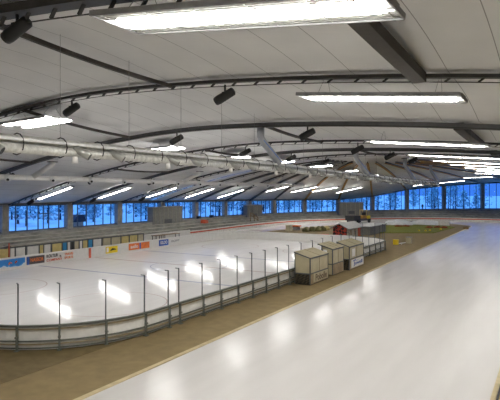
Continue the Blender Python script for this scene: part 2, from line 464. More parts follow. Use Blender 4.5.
# ------------------------------------------------------------------ trusses
def truss(pts_fn, label, kind, brn, name='roof_truss', group='arched roof trusses', col=None, fat=1):
    p0 = pts_fn(.5); root = thing(name, label, 'truss', p0, group)
    N = 48; pts = [pts_fn(i/N) for i in range(N+1)]
    dz = V((0, 0, 1))
    if kind == 'bracket':
        MB().path([p-dz*.10*fat for p in pts], .32*fat, .15*fat).build('chord', 'steel', root)
        MB().path([p-dz*.34*fat for p in pts], .035, .035).build('tie_rod', 'steel', root)
        for j in range(brn):
            p = pts_fn((j+.5)/brn); q = pts_fn((j+.5)/brn+.004); d = (q-p).normalized()
            b = MB(); b.bar(p-dz*.14*fat+d*.14, p-dz*.33*fat-d*.12, .12, .06); b.build('bracket', 'steel', root)
    else:
        MB().path([p-dz*.14 for p in pts], .16, .26).build('web', 'girder', root)
        MB().path([p-dz*.30 for p in pts], .42, .06).build('lower_flange', col or 'steel', root)
    return root
for i, y in enumerate(TR_Y):
    def fn(u, y=y):
        X = XL+.4+(XR-XL-.8)*u; return V((X, y, arch(X, y)))
    truss(fn, 'full-width arched dark roof truss, %s in the row from the camera' % ORDW[i], 'bracket' if i in (0, 1, 2, 4, 6) else 'solid', 60, fat=1.9 if i == 1 else 1)
rad = [(i, c) for i, c in enumerate(COLS) if c[1] > 71 and i < len(COLS)-3]
for n_, (i, c) in enumerate(rad):
    def fn(u, c=c):
        r = .14+u*.845; return V((XC+(c[0]-XC)*r, YH+(c[1]-YH)*r, H+CR-(CR-c[2])*r**1.8))
    o_ = i >= 11
    lab = ('amber timber' if o_ else 'dark steel')+' roof rib rising inward from the %s window column from left' % ORDW[max(0, i-3)]
    truss(fn, lab, 'solid' if (i % 2 or o_) else 'bracket', 16, 'roof_rib', 'radial roof ribs of the rounded end', 'orange' if o_ else None)
# longitudinal purlins, staggered bay by bay
BN = ['above the camera', 'first bay', 'second bay', 'third bay', 'fourth bay', 'fifth bay']
for X, w, h, nm, bays in ((-4.8, .55, .4, 'wide dark roof beam over the near ice lane', (1, 3, 5)), (-17.5, .18, .18, 'slim dark purlin above the near rink fence', (1, 3, 5)),
                     (-29.5, .18, .18, 'slim dark purlin over the middle of the rink', (0, 2, 4)), (-41.5, .18, .18, 'slim dark purlin over the far rink boards', (2, 4))):
    for bi in bays:
        a, b = TR_Y[bi], TR_Y[bi+1]; m = MB(); pts = []
        for k in range(9):
            t = k/8; y = a+(b-a)*t; z0 = arch(X, a); z1 = arch(X, b); pts.append(V((X, y, z0+(z1-z0)*t-.18-(.04 if w > .3 else .15)*math.sin(math.pi*t))))
        m.path(pts, w, h); o = m.build('roof_purlin', 'beam'); tag(o, nm+', between the %s and %s trusses' % (ORDW[bi], ORDW[bi+1]), 'beam', 'lengthwise roof purlins')

# ------------------------------------------------------------------ light fixtures
def make_fixture(L, big):
    root = thing('ceiling_light', 'x', 'ceiling light', (0, 0, 0), 'x')
    w = 2.1 if big else .62
    h = MB(); h.box((0, 0, .14), (L, w*.5, .10)); h.bar((-L/2, -w/2, .05), (L/2, -w/2, .05), .06, .16); h.bar((-L/2, w/2, .05), (L/2, w/2, .05), .06, .16)
    for e in (-1, 1): h.bar((e*L/2, -w/2, .05), (e*L/2, w/2, .05), .05, .14)
    h.build('housing', 'grey', root)
    n = 5 if big else 4; pl = (L-.5)/n
    for i in range(n):
        d = MB(); d.box((-L/2+.25+pl*(i+.5), 0, .0), (pl-.2, w*(.34 if big else .5), .10)); d.build('diffuser', 'light' if big else 'lightb', root)
    for s in (-1, 1):
        l = MB()
        for k in range(4): l.bar((-L/2+.03, s*(w*.215+k*w*.075), .03), (L/2-.03, s*(w*.215+k*w*.075), .03), .055 if big else .02, .04)
        for k in range(n+1): l.bar((-L/2+.25+pl*k, s*w*.24, .03), (-L/2+.25+pl*k, s*w*.5, .03), .03, .05)
        l.build('louvre', 'galv', root)
    for ex in (-.36, .36):
        for s in (-1, 1):
            l = MB(); l.bar((ex*L, s*w*.4, .12), (ex*L, s*w*.06, 1.0 if big else .7), .014, .014); l.build('hanger_wire', 'wire', root)
    return root
protoA = make_fixture(8.5, True); protoB = make_fixture(6.3, False)
def make_double():
    root = thing('ceiling_light', 'x', 'ceiling light', (0, 0, 0), 'x'); L = 4.5
    h = MB(); h.box((0, 0, .16), (L, 2.2, .06))
    for y in (-1.1, 0, 1.1): h.bar((-L/2, y, .08), (L/2, y, .08), .05, .14)
    h.build('housing', 'grey', root)
    for y in (-.72, .72):
        MB().box((0, y, .03), (L-.2, .48, .10)).build('diffuser', 'lightc', root)
    for ex in (-.36, .36):
        for s in (-1, 1):
            l = MB(); l.bar((ex*L, s*.9, .16), (ex*L, s*.3, .8), .014, .014); l.build('hanger_wire', 'wire', root)
    return root
protoC = make_double(); register(None)
def place_fix(proto, first, xa, xb, y, drop, label, group, flat=1, L0=None, sy=1):
    o = proto if first else copy_tree(proto)
    za, zb = roof(xa, y)-drop, roof(xb, y)-drop
    m_ = (za+zb)/2; za = m_+(za-m_)*flat; zb = m_+(zb-m_)*flat
    if L0: o.scale = (math.hypot(xb-xa, zb-za)/L0, sy, sy)
    o.location = ((xa+xb)/2, y, (za+zb)/2); o.rotation_euler = (0, -math.atan2(zb-za, xb-xa), 0)
    o['label'] = label; o['group'] = group
def relabel_add(): pass
LY = [-9, 1.2, 12.0, 23.8, 33.8, 44, 54, 64, 75, 87, 99]
for i, y in enumerate(LY):
    drop = .86 if y < 20 else .68 if y < 30 else 1.15
    w_ = ORDW[i-2]+' from the camera' if i >= 2 else ('just behind the camera' if i else 'farthest behind the camera')
    xa, xb = (-11.5, -3.15) if y < 20 else (-10.5, -3.3)
    place_fix(protoA, i == 0, xa, xb, y, drop, 'long louvred light over the near ice lane, '+w_, 'light fixtures over the near ice lane', 1, 8.5, 1 if y < 30 else .7 if y < 40 else .45)
for i, y in enumerate([23.6, 38, 50, 61.5, 75, 87, 99]):
    place_fix(protoC, i == 0, -31.9, -27.5 if i == 0 else -29.0, y, .75 if y < 30 else .45, 'double strip light above the middle of the rink, %s from the camera' % ORDW[i], 'light fixtures over the rink centre', .4, 4.5)
for i, y in enumerate([44, 54, 64, 74, 84]):
    place_fix(protoB, i == 0, -55, -49.2, y, .55, 'sloping strip light over the far straight, %s from the left' % ORDW[i], 'light fixtures over the far straight')
for i, (x, z) in enumerate([(279, 104), (304, 110), (325, 113), (349, 118)]):
    X, Y = (x-250)/534*z*math.cos(YAW)-z*math.sin(YAW), (x-250)/534*z*math.sin(YAW)+z*math.cos(YAW)
    place_fix(protoB, False, X-2.4, X+2.4, Y, .55, 'strip light hanging near the windows of the far curve, %s from the left' % ORDW[i], 'light fixtures over the far curve')
for i, (x, z) in enumerate([(425, 128), (452, 128), (478, 115), (492, 98)]):
    X, Y = (x-250)/534*z*math.cos(YAW)-z*math.sin(YAW), (x-250)/534*z*math.sin(YAW)+z*math.cos(YAW)
    place_fix(protoB, False, X-2.6, X+2.6, Y, 1.0, 'short high strip light at the far right end, %s from the left' % ORDW[i], 'light fixtures at the right end')

# ------------------------------------------------------------------ spot speakers on the trusses
def make_spot():
    root = thing('spot_lamp', 'x', 'spotlight', (0, 0, 0), 'x')
    b = MB(); d = V((-.74, -.1, -.36)).normalized(); c = V((0, 0, -.5))
    b.tube([c-d*.42, c-d*.38, c+d*.3, c+d*.45], [.12, .17, .19, .17], 12); b.build('barrel', 'black', root, True)
    b = MB(); b.bar((0, 0, -.05), (0, 0, -.4), .06, .06); b.box((0, 0, -.38), (.12, .3, .05)); b.build('mounting_arm', 'black', root)
    b = MB(); b.tube([c+d*.46, c+d*.47], .15, 12); b.build('lens', 'darkp', root)
    return root
sp = make_spot(); register(None); first = True
rowname = {-14: 'above the near fence', -25: 'over the rink centre', -44.7: 'over the far rink boards', -55: 'beside the windows', -34.5: 'between rink centre and far boards'}
for X, k0 in ((-14.2, 1), (-25, 2), (-44.7, 3), (-55, 4)):
    for i, y in enumerate(TR_Y):
        if i < k0: continue
        o = sp if first else copy_tree(sp); first = False
        x_ = X-1.2 if i == 1 else X
        o.location = (x_, y, arch(x_, y)-.2)
        rn = {-14.2: 'above the near rink fence', -25: 'over the rink centre', -44.7: 'over the far rink boards', -55: 'beside the window wall'}[X]
        o['label'] = 'black barrel spotlight under a truss %s, %s from the camera' % (rn, ORDW[i-k0]); o['group'] = 'black spotlights hung from the trusses'
        if i == 1: o.scale = (1.25,)*3

# ------------------------------------------------------------------ ducts
def duct_h(Y): return H+lerp_tab([(5, 1.72), (33, 1.66), (45, 1.5), (70, 1.2), (100, 1.1)], Y)
dr = thing('ventilation_duct', 'large double silver ventilation duct hung along the near side of the rink', 'duct', (-17.3, 40, duct_h(40)))
ysd = [2+2*k for k in range(47)]
MB().tube([V((-17.15, y, duct_h(y)-.17)) for y in ysd], .19, 12).build('lower_pipe', 'galv', dr, True)
MB().tube([V((-17.45, y, duct_h(y)+.14)) for y in ysd], .22, 12).build('upper_pipe', 'galv', dr, True)
MB().tube([V((-17.0, y, duct_h(y)+.16)) for y in ysd], .07, 8).build('cable_pipe', 'pale', dr, True)
for k in range(2, 46):
    y = ysd[k]; z = duct_h(y)
    r_ = MB(); pts = [V((-17.3+.40*math.cos(t*math.pi/6), y+.9, z+.40*math.sin(t*math.pi/6))) for t in range(13)]; r_.tube(pts, .025, 5); r_.build('hoop', 'steel', dr)
    j = MB(); c = V((-17.05, y-.5, z-.02)); d = V((.66, .50, -.50)).normalized()
    if k % 3 == 0: pass
    else:
        j.tube([c-d*.1, c+d*.62], [.15, .17], 12); jo = j.build('jet_nozzle', 'nozzle', dr, True)
        j = MB(); j.tube([c+d*.62, c+d*.64], .14, 12); j.build('nozzle_mouth', 'black', jo)
    if k % 3 == 0:
        b = MB(); b.tube([V((-16.9, y+1.3, z-.35)), V((-16.9, y+1.3, z-.62))], [.10, .14], 8); b.build('sensor_pod', 'white', dr, True)
    if k % 2 == 0 and k < 30:
        w_ = MB(); w_.bar((-17.3, y+.9, z+.4), (-17.3, y+.9, arch(-17.3, y)+.2), .012, .012); w_.build('hanger_wire', 'wire', dr)
d2 = thing('ventilation_duct', 'thinner pale ventilation duct hung over the far rink boards', 'duct', (-44, 50, H+1.15))
ys2 = [12+3*k for k in range(30)]
def d2h(Y): return H+lerp_tab([(12, 1.22), (40, 1.15), (70, .95), (100, .9)], Y)
MB().tube([V((-44, y, d2h(y))) for y in ys2], .27, 12).build('pipe', 'white', d2, True)
for k, y in enumerate([21.5+5.1*q for q in range(15)]):
    z = d2h(y); b = MB()
    b.tube([V((-43.9, y, z-.05)), V((-43.45, y-.25, z-.22))], [.26, .26], 12); no = b.build('jet_nozzle', 'pale', d2, True)
    b = MB(); b.tube([V((-43.45, y-.25, z-.22)), V((-43.42, y-.27, z-.23))], .13, 12); b.build('nozzle_mouth', 'black', no)
    b = MB(); b.tube([V((-44, y+2, z)), V((-44, y+2.08, z))], .31, 12); b.build('collar', 'pale', d2)
for n_, y in enumerate((34.6, 58.7, 83)):
    zt = roof(-41.2, y)-.05; r = thing('duct_riser', 'pale diagonal pipe from roof to thin far duct, %s from left' % ORDW[n_], 'duct', (-44, y, d2h(y)), 'risers of the thin far duct')
    MB().tube([V((-44, y, d2h(y)+.1)), V((-41.3, y, zt-.25)), V((-41.2, y, zt))], .26, 12).build('pipe', 'white', r, True)
    MB().tube([V((-41.2, y, zt-.04)), V((-41.2, y, zt+.03))], .5, 12).build('flange', 'steel', r)
for n_, (y, x0, x1, zz) in enumerate(((32.9, -17.9, -16.9, 0), (53.6, -17.9, -16.9, 0), (74.5, -17.9, -16.9, 0), (92, -17.9, -16.9, 0))):
    zt = roof(x0, y); zb = duct_h(y+1); r = thing('duct_riser', 'grey bent pipe from roof down to the double duct, %s from the camera' % ORDW[n_], 'duct', (x0, y, zb), 'risers of the double duct')
    MB().tube([V((x0, y, zt-.1)), V((x0, y, zt-.95)), V((x0+.05, y+.05, zt-1.15)), V((x1, y+1.0, zb+.2))], .26, 12).build('pipe', 'riser', r, True)
    MB().tube([V((x0, y, zt-.12)), V((x0, y, zt-.02))], .5, 12).build('flange', 'steel', r)
    b = MB(); b.bar((x0+.3, y-.1, zt-1.2), (x1+.24, y+.9, zb+.3), .04, .05); b.build('blue_strip', 'blue', r)

# ------------------------------------------------------------------ ice rink
RX0, RX1, RY0, RY1, RR0, RR1 = -42.5, -17.7, 15.0, 68.0, 6.0, 5.5
def rrect(off=0, n=10):
    pts = []
    x0, x1, y0, y1 = RX0-off, RX1+off, RY0-off, RY1+off
    for cx, cy, r, a0 in ((x1-RR1-off, y1-RR1-off, RR1+off, 0), (x0+RR1+off, y1-RR1-off, RR1+off, 90), (x0+RR0+off, y0+RR0+off, RR0+off, 180), (x1-RR0-off, y0+RR0+off, RR0+off, 270)):
        for k in range(n+1):
            a = math.radians(a0+90*k/n); pts.append(V((cx+r*math.cos(a), cy+r*math.sin(a), 0)))
    return pts
rk = MB(); rk.prism(rrect(0), .014, .03); o = rk.build('rink_ice', 'rinkice'); struct(o); tag(o, 'glossy white ice surface of the hockey rink')
def line(y, w, m, lab):
    b = MB(); b.box(((RX0+RX1)/2, y, .033), (RX1-RX0-.3, w, .004)); o = b.build('ice_line', m); struct(o); tag(o, lab)
line(34, .3, 'blueline', 'nearer pale blue line across the rink ice'); line(48.6, .3, 'blueline', 'farther pale blue line across the rink ice')
line(41.1, .3, 'redline', 'pale red centre line across the rink ice'); 
def ring(cx, cy, r, m, lab):
    b = MB(); b.path([V((cx+r*math.cos(t*math.pi/24), cy+r*math.sin(t*math.pi/24), .033)) for t in range(49)], .08, .004); o = b.build('ice_circle', m); struct(o); tag(o, lab)
ring(-30.1, 41.1, 3.6, 'blueline', 'pale blue centre circle on the rink ice')
for x, y, l in ((-36, 25, 'far near-end'), (-24.5, 25, 'near near-end'), (-36, 58, 'far far-end'), (-24.5, 58, 'near far-end')): ring(x, y, 3.6, 'redline', 'pale red %s face-off circle on the ice' % l)

# near fence with boards, rails, poles and glass
full = rrect(0, 12)
# open perimeter order: start on far-left side at near corner -> near straight -> far end
def perim(off):
    """near side: from (RX0, RY0 corner) along near end and X=RX1 side up to the far end corner"""
    pts = []
    x1 = RX1+off; r0 = RR0+off; r1 = RR1+off
    for k in range(13):
        a = math.radians(180+90*k/12); pts.append(V((RX0+RR0+r0*math.cos(a), RY0+RR0+r0*math.sin(a), 0)))
    for k in range(13):
        a = math.radians(270+90*k/12); pts.append(V((RX1-RR0+r0*math.cos(a), RY0+RR0+r0*math.sin(a), 0)))
    for k in range(1, 26): pts.append(V((x1, RY0+RR0+(RY1-RR1-RY0-RR0)*k/26, 0)))
    for k in range(13):
        a = math.radians(90*k/12); pts.append(V((RX1-RR1+r1*math.cos(a), RY1-RR1+r1*math.sin(a), 0)))
    return pts
def up(pts, z): return [V((p.x, p.y, z)) for p in pts]
nf = thing('rink_fence', 'near rink fence with dark rails, tall poles and clear glass', 'fence', (RX1, 30, 0))
MB().path(up(perim(.02), .56), .05, 1.02).build('board_panel', 'boardback', nf)
MB().path(up(perim(.09), 1.10), .14, .09).build('top_rail', 'rail', nf)
MB().path(up(perim(.13), .96), .05, .06).build('hand_rail', 'railtan', nf)
for z, m in ((.44, 'rail'), (.30, 'railtan'), (.13, 'rail')):
    MB().path(up(perim(.16), z), .06, .06).build('lower_rail', m, nf)
# pole stations, distances as measured along the fence
def at_len(pts, s):
    L = 0
    for a, b in zip(pts, pts[1:]):
        d = (b-a).length
        if L+d >= s: return a.lerp(b, (s-L)/d)
        L += d
    return pts[-1]
pf = perim(.1); Ltot = sum((b-a).length for a, b in zip(pf, pf[1:]))
import bisect
stn = []
want = [(-20.9,15.7),(-19.6,16.9),(-18.55,18.5),(-18,20.4),(-17.7,22.2),(-17.7,23.1),(-17.7,25.3),(-17.7,27.2),(-17.7,29.2),(-17.7,31.1),(-17.7,33.0),(-17.7,34.9),(-17.7,36.8),(-17.7,39.1),(-17.7,41.4),(-17.7,43.7),(-17.7,46),(-17.7,48.3),(-17.7,50.6),(-17.7,52.6),(-17.7,54.8),(-17.7,57),(-17.7,59.2),(-17.7,61.2),(-17.9,63.5)]
def project(w):
    best = (1e9, 0); L = 0
    for a, b in zip(pf, pf[1:]):
        d = b-a; t = max(0, min(1, (w-a).dot(d)/d.length_squared)); q = a+d*t
        if (q-w).length < best[0]: best = ((q-w).length, L+t*d.length)
        L += d.length
    return best[1]
ss = [project(V((*w, 0))) for w in want]
s0 = ss[0]; pre = []
while s0-2.1 > 0: s0 -= 2.1; pre.append(s0)
ss = pre[::-1]+ss
s1 = ss[-1]
while s1+2.1 < Ltot: s1 += 2.1; ss.append(s1)
for s in ss:
    p = at_len(pf, s); q = at_len(pf, min(Ltot, s+.05)); d = (q-p); d = d.normalized() if d.length > 1e-6 else V((-1, 0, 0))
    out = V((d.y, -d.x, 0)); ang = math.atan2(d.y, d.x)
    b = MB(); c = p+out*.1; b.box((c.x, c.y, .55), (.09, .10, 1.1), rz=ang); b.box((c.x+out.x*.03, c.y+out.y*.03, .62), (.13, .13, .08), rz=ang); b.box((c.x, c.y, .02), (.2, .24, .04), rz=ang)
    po = b.build('post', 'rail', nf)
    b = MB(); b.box((p.x, p.y, 2.05), (.05, .05, 1.9), rz=ang); e = p-out*.14-d*.0; b.bar((p.x, p.y, 2.98), (e.x-d.x*.12, e.y-d.y*.12, 3.0), .05, .04); b.build('glass_pole', 'frame', po)
for s, t in zip(ss, ss[1:]):
    a = at_len(pf, s); b_ = at_len(pf, t); g = MB(); g.poly([(a.x, a.y, 1.15), (b_.x, b_.y, 1.15), (b_.x, b_.y, 2.95), (a.x, a.y, 2.95)]); g.build('glass_pane', 'plexi', nf)
# far boards
fb = thing('rink_boards', 'long white hockey boards with adverts on the far side of the rink', 'rink boards', (RX0, 40, 0))
pts = []
for k in range(13):
    a = math.radians(90+90*k/12); pts.append(V((RX0+RR1+RR1*math.cos(a), RY1-RR1+RR1*math.sin(a), 0)))
for k in range(1, 27): pts.append(V((RX0, RY1-RR1-(RY1-RR1-RY0-RR0)*k/26, 0)))
pts = [V((RX1-RR1, RY1, 0)), V((RX1-RR1-5, RY1, 0)), V((RX1-RR1-9, RY1, 0))]+pts
MB().path(up(pts, .57), .1, 1.06).build('board_panel', 'board', fb)
MB().path(up(pts, 1.12), .16, .06).build('cap_rail', 'white', fb)
MB().path(up([V((p.x, p.y, 0)) for p in pts], .12), .125, .16).build('kick_plate', 'board', fb)
c_, s_ = math.cos(YAW), math.sin(YAW)
def Yat(x, X):
    t = (x-250)/534; return X/((t*c_-s_)/(c_+t*s_))
def facing(Y, Z, X=RX0+.075):   # panel facing +X, text reading left to right = +Y
    return Matrix(((0, 0, 1, X), (1, 0, 0, Y), (0, 1, 0, Z), (0, 0, 0, 1)))
def ad(ya, yb, m, z0=.26, z1=1.0, lab=None):
    b = MB(); b.box((RX0+.06, (ya+yb)/2, (z0+z1)/2), (.03, yb-ya, z1-z0)); o = b.build('advert', m, fb)
    if lab: o['label'] = lab
    return o
def txt(s, ya, yb, z0, z1, m, X=RX0+.085): return text('lettering', s, m, fb, yb-ya, z1-z0, facing((ya+yb)/2, (z0+z1)/2, X))
Y_ = lambda x: Yat(x, RX0)
ad(Y_(-14), Y_(24.5), 'picture', lab='mountain picture advert in blue and white')
b = MB(); b.tube([V((RX0+.09, Y_(8), .5)), V((RX0+.09, Y_(9), .7)), V((RX0+.09, Y_(11), .62))], .06, 6); b.build('skier_mark', 'orangep', fb)
b = MB(); b.tube([V((RX0+.09, Y_(14.5), .6)), V((RX0+.09, Y_(16), .75))], .08, 6); b.build('skier_mark', 'redpad', fb)
ad(Y_(26.3), Y_(44), 'darkp', lab='dark advert with orange-red letters')
ad(Y_(26.3), Y_(28.6), 'bluep').location.x += .01
txt('NASSOR', Y_(30), Y_(43), .48, .82, 'orangep')
txt('KOLTUR', Y_(46), Y_(57.5), .66, .98, 'black'); txt('a.', Y_(59), Y_(61.2), .62, .78, 'black'); txt('COMPANY', Y_(46), Y_(61.8), .3, .54, 'redpad')
txt('TRAVIS', Y_(64), Y_(72.5), .66, .92, 'orangep'); txt('SPORTS', Y_(64), Y_(72.5), .32, .56, 'orangep')
ad(Y_(88.4), Y_(90.6), 'redpad', .05, 1.1)
ad(Y_(105.4), Y_(117.2), 'bright', lab='yellow advert with a dark oval mark')
b = MB(); b.tube([V((RX0+.09, Y_(110), .55)), V((RX0+.09, Y_(112), .68)), V((RX0+.09, Y_(115.5), .62))], [.05, .12, .04], 6); b.build('oval_mark', 'black', fb)
ad(Y_(106), Y_(108), 'white', .4, .9).location.x += .01
ad(Y_(128.4), Y_(139), 'orangep'); ad(Y_(139), Y_(140.4), 'bluep'); ad(Y_(140.4), Y_(149), 'orangep')
txt('audio', Y_(130), Y_(137.5), .45, .85, 'white')
ad(Y_(158.6), Y_(168), 'bluep'); txt('IGLOO', Y_(160), Y_(166.8), .45, .85, 'white')
txt('ISOFIT', Y_(171), Y_(179), .55, .8, 'grey')

# players' benches behind far boards
bx = thing('players_bench_shelter', 'long low players bench shelter with yellow and white panels behind far boards', 'shelter', (-44.3, 35, 0))
XB = -43.6
MB().box((XB-.25, (Yat(9, XB)+Yat(143, XB))/2, 2.02), (1.1, Yat(143, XB)-Yat(9, XB), .1)).build('roof', 'concrete', bx)
MB().box((XB-.9, (Yat(0, XB)+Yat(143, XB))/2, .95), (.08, Yat(143, XB)-Yat(-12, XB), 1.9)).build('back_wall', 'grey', bx)
segs = [(-12,8,'yellow'),(10.5,14.5,'board'),(16,25,'board'),(27.3,38.5,'board'),(40,43,'yellow'),(43.5,50.5,'board'),(52.3,61.5,'yellow'),(63,66.5,'cyan'),(67,70,'board'),(70.5,73.5,'black'),(74.5,78.5,'cream'),(79.8,82,'white'),(83,87.3,'yellow'),(88,92.2,'cyan'),(93.3,101.3,'board'),(103,110.5,'cream'),(111.5,120.3,'cream'),(121.5,128.6,'yellow'),(130,137.2,'yellow'),(138.2,143,'cream')]
for a, b2, m in segs:
    ya, yb = Yat(a, XB), Yat(b2, XB); b = MB(); b.box((XB, (ya+yb)/2, .96), (.05, yb-ya, 1.72)); b.build('panel', m, bx)
    b = MB(); b.box((XB+.02, yb+.06, 1.0), (.08, .1, 2.0)); b.build('frame_bar', 'frame', bx)
b = MB(); b.box((XB+.01, (Yat(9, XB)+Yat(143, XB))/2, 1.87), (.07, Yat(143, XB)-Yat(9, XB), .12)); b.build('frame_bar', 'frame', bx)
b = MB(); b.tube([(XB+.4, Yat(9, XB+.4), 0), (XB+.4, Yat(9, XB+.4), 2.35)], .05, 8); o = b.build('red_pole', 'redpad'); tag(o, 'thin red pole standing behind the far boards at left', 'pole')
# scoring tables right of the shelter
for i, (a, b2) in enumerate(((155, 163), (163.8, 179))):
    ya, yb = Yat(a, -44.2), Yat(b2, -44.2); r = thing('folding_table', 'dark framed bench behind far boards, %s one' % ('left short' if i == 0 else 'right long'), 'bench', (-44.2, (ya+yb)/2, 0))
    MB().box((-44.4, (ya+yb)/2, 1.35), (.8, yb-ya, .06)).build('top', 'brown', r)
    for X in (-44.1, -44.7):
        for y in (ya+.1, yb-.1): MB().bar((X, y, 0), (X, y, 1.33), .07, .07).build('leg', 'frame', r)
wp = MB(); wp.box((-45.5, (Yat(144, -45.5)+Yat(190, -45.5))/2, .75), (.08, Yat(190, -45.5)-Yat(144, -45.5), 1.5)); o = wp.build('white_partition', 'board'); tag(o, 'low white partition behind the dark framed benches', 'partition')

# ------------------------------------------------------------------ penalty boxes beside the track
def booth(lab, x0, x1, y0, y1, ht, low, kind):
    r = thing('penalty_box', lab, 'penalty box', ((x0+x1)/2, (y0+y1)/2, 0), 'penalty boxes by the near fence')
    t = .08; mid = (y0+y1)/2; SL = .3
    # frame
    for x in (x0, x1):
        for y in (y0, y1): MB().box((x, y, (ht+(SL if x == x0 else 0))/2+.03), (t, t, ht+(SL if x == x0 else 0)-.06)).build('corner_post', 'frame', r)
    f = MB()
    for z in (low, ht-.05):
        f.bar((x1, y0, z), (x1, y1, z), t, t)
        if z == low: f.bar((x0, y0, z), (x1, y0, z), t, t); f.bar((x0, y1, z), (x1, y1, z), t, t)
        zz = z if z == low else ht+SL-.08; f.bar((x0, y0, zz), (x0, y1, zz), t, t)
    f.build('frame_rails', 'frame', r)
    MB().box((x1, mid, ht/2), (t*.8, .05, ht-.1)).build('centre_bar', 'railtan', r)
    # lower panels
    MB().box((x1+.01, mid, low/2+.04), (.05, y1-y0, low-.06)).build('front_board', 'tan', r)
    MB().box(((x0+x1)/2, y0-.01, low/2+.04), (x1-x0, .05, low-.06)).build('side_board', 'lattice' if kind != 'B' else 'cream', r)
    MB().box(((x0+x1)/2, y1, low/2+.04), (x1-x0, .05, low-.06)).build('side_board', 'tan', r)
    MB().box(((x0+x1)/2, mid, .05), (x1-x0, y1-y0, .08)).build('base', 'black', r)
    MB().box((x0+.3, mid, .5), (.35, y1-y0-.2, .08)).build('bench', 'brown', r)
    # upper panels
    for a, b_ in ((y0+.06, mid-.04), (mid+.04, y1-.06)):
        MB().box((x1, (a+b_)/2, (low+ht)/2), (.03, b_-a, ht-low-.1)).build('side_window', 'cream', r)
    if kind != 'B': MB().box(((x0+x1)/2, y0, (low+ht)/2), (x1-x0-.1, .03, ht-low-.1)).build('end_window', 'cream', r)
    else: MB().box((x0+(x1-x0)*.72, y0, (low+ht)/2), ((x1-x0)*.5, .03, ht-low-.1)).build('end_window', 'cream', r)
    MB().box(((x0+x1)/2, y1, (low+ht)/2), (x1-x0-.1, .03, ht-low-.1)).build('end_window', 'cream', r)
    for y in (y0, y1):
        g = MB(); g.v += [V((x_, y+e, z_)) for e in (-.015, .015) for x_, z_ in ((x0+.05, ht-.05), (x1-.05, ht-.05), (x0+.05, ht+SL-.03))]
        g.f += [[0, 1, 2], [5, 4, 3], [0, 3, 4, 1], [1, 4, 5, 2], [2, 5, 3, 0]]; g.build('gable_panel', 'cream', r)
    # roof, sloping towards the track
    ox = .36 if kind == 'B' else .05
    rf = MB(); n = 6; prof = [(x0-ox+(x1-x0+ox+.06)*k/n, ht+.04+(SL+.1)*(1-k/n)) for k in range(n+1)]
    i0 = len(rf.v)
    for y in (y0-.08, y1+.05):
        for x, z in prof: rf.v.append(V((x, y, z)))
        for x, z in prof[::-1]: rf.v.append(V((x, y, z-.06)))
    m = 2*(n+1)
    for k in range(m): rf.f.append([i0+k, i0+(k+1) % m, i0+m+(k+1) % m, i0+m+k])
    rf.f.append([i0+k for k in range(m)][::-1]); rf.f.append([i0+m+k for k in range(m)])
    ro = rf.build('roof', 'roofcream', r)
    b = MB(); b.bar((x1+.05, y0-.1, ht), (x1+.05, y1+.06, ht), .05, .08); b.bar((x0-ox, y0-.1, prof[0][1]-.04), (x1+.06, y0-.1, ht), .05, .08); b.build('roof_edge', 'frame', ro)
    for yy in ((mid,) if kind != 'B' else (mid-.4, mid+.4)):
        b = MB(); b.path([V((x, yy, z+.012)) for x, z in prof], .05, .02); b.build('roof_seam', 'railtan', ro)
    return r
A_ = booth('nearest cream penalty box with dark scribbled advert and black lattice end', -17.25, -16.0, 37.2, 40.8, 2.05, .86, 'A')
B_ = booth('middle cream penalty box with overhanging roof and plain wooden front', -17.15, -16.2, 42.4, 45.0, 2.2, .95, 'B')
C_ = booth('farthest cream penalty box with white and blue advert on its front', -17.1, -15.95, 45.9, 49.9, 2.1, .98, 'C')
o = MB().box((-15.95, 39.2, .48), (.03, 2.9, .66)).build('advert', 'cream', A_)
M['script'] = mat('script_brown', (.16, .11, .07), .6)
text('lettering', 'Pobolle', 'script', A_, 2.3, .5, facing(39.25, .48, -15.93))
o = MB().box((-15.9, 48.05, .52), (.03, 3.5, .74)).build('advert', 'white', C_)
text('lettering', 'Jowell', 'bluep', C_, 2.5, .42, facing(48.15, .46, -15.88)); 
b = MB(); b.bar((-15.88, 46.7, .74), (-15.88, 47.5, .84), .02, .07); b.bar((-15.88, 47.1, .72), (-15.88, 48.2, .72), .02, .03); b.build('logo_stroke', 'bluep', C_)
o = MB().box((-15.94, 47.0, 1.5), (.03, .8, .7)).build('window_notice', 'white', C_)

# ------------------------------------------------------------------ infield things beyond the rink
ht = thing('red_hut', 'small red and black hut with a grey gabled roof beyond the rink', 'hut', (-26.6, 77.5, 0))
hx0, hx1, hy0, hy1 = -28.0, -25.9, 73.5, 79.5
MB().prism([(hx0, hy0), (hx1, hy0), (hx1, hy1), (hx0, hy1)], 0, 1.75).build('walls', 'cream', ht)
MB().box(((hx0+hx1)/2, hy0-.03, .88), (hx1-hx0, .06, 1.72)).build('front_boards', 'hutred', ht)
g = MB(); g.v += [V((hx0, hy0-.06, 1.75)), V((hx1, hy0-.06, 1.75)), V(((hx0+hx1)/2, hy0-.06, 2.3)), V((hx0, hy0, 1.75)), V((hx1, hy0, 1.75)), V(((hx0+hx1)/2, hy0, 2.3))]; g.f += [[0, 1, 2], [5, 4, 3], [0, 3, 4, 1], [1, 4, 5, 2], [2, 5, 3, 0]]
g.build('gable', 'hutred', ht)
rf = MB(); xm = (hx0+hx1)/2
for s, xe in ((-1, hx0-.4), (1, hx1+.5)):
    rf.bar(((xm+xe)/2, hy0-.5, 2.08), ((xm+xe)/2, hy1+.4, 2.08), .01, .01)
rf = MB(); pr = [(hx0-.4, 1.68), (xm, 2.42), (hx1+.5, 1.62), (hx1+.5, 1.54), (xm, 2.32), (hx0-.4, 1.6)]
for y in (hy0-.5, hy1+.4):
    for x, z in pr: rf.v.append(V((x, y, z)))
for k in range(6): rf.f.append([k, (k+1) % 6, 6+(k+1) % 6, 6+k])
rf.f += [[5, 4, 3, 2, 1, 0], [6, 7, 8, 9, 10, 11]]
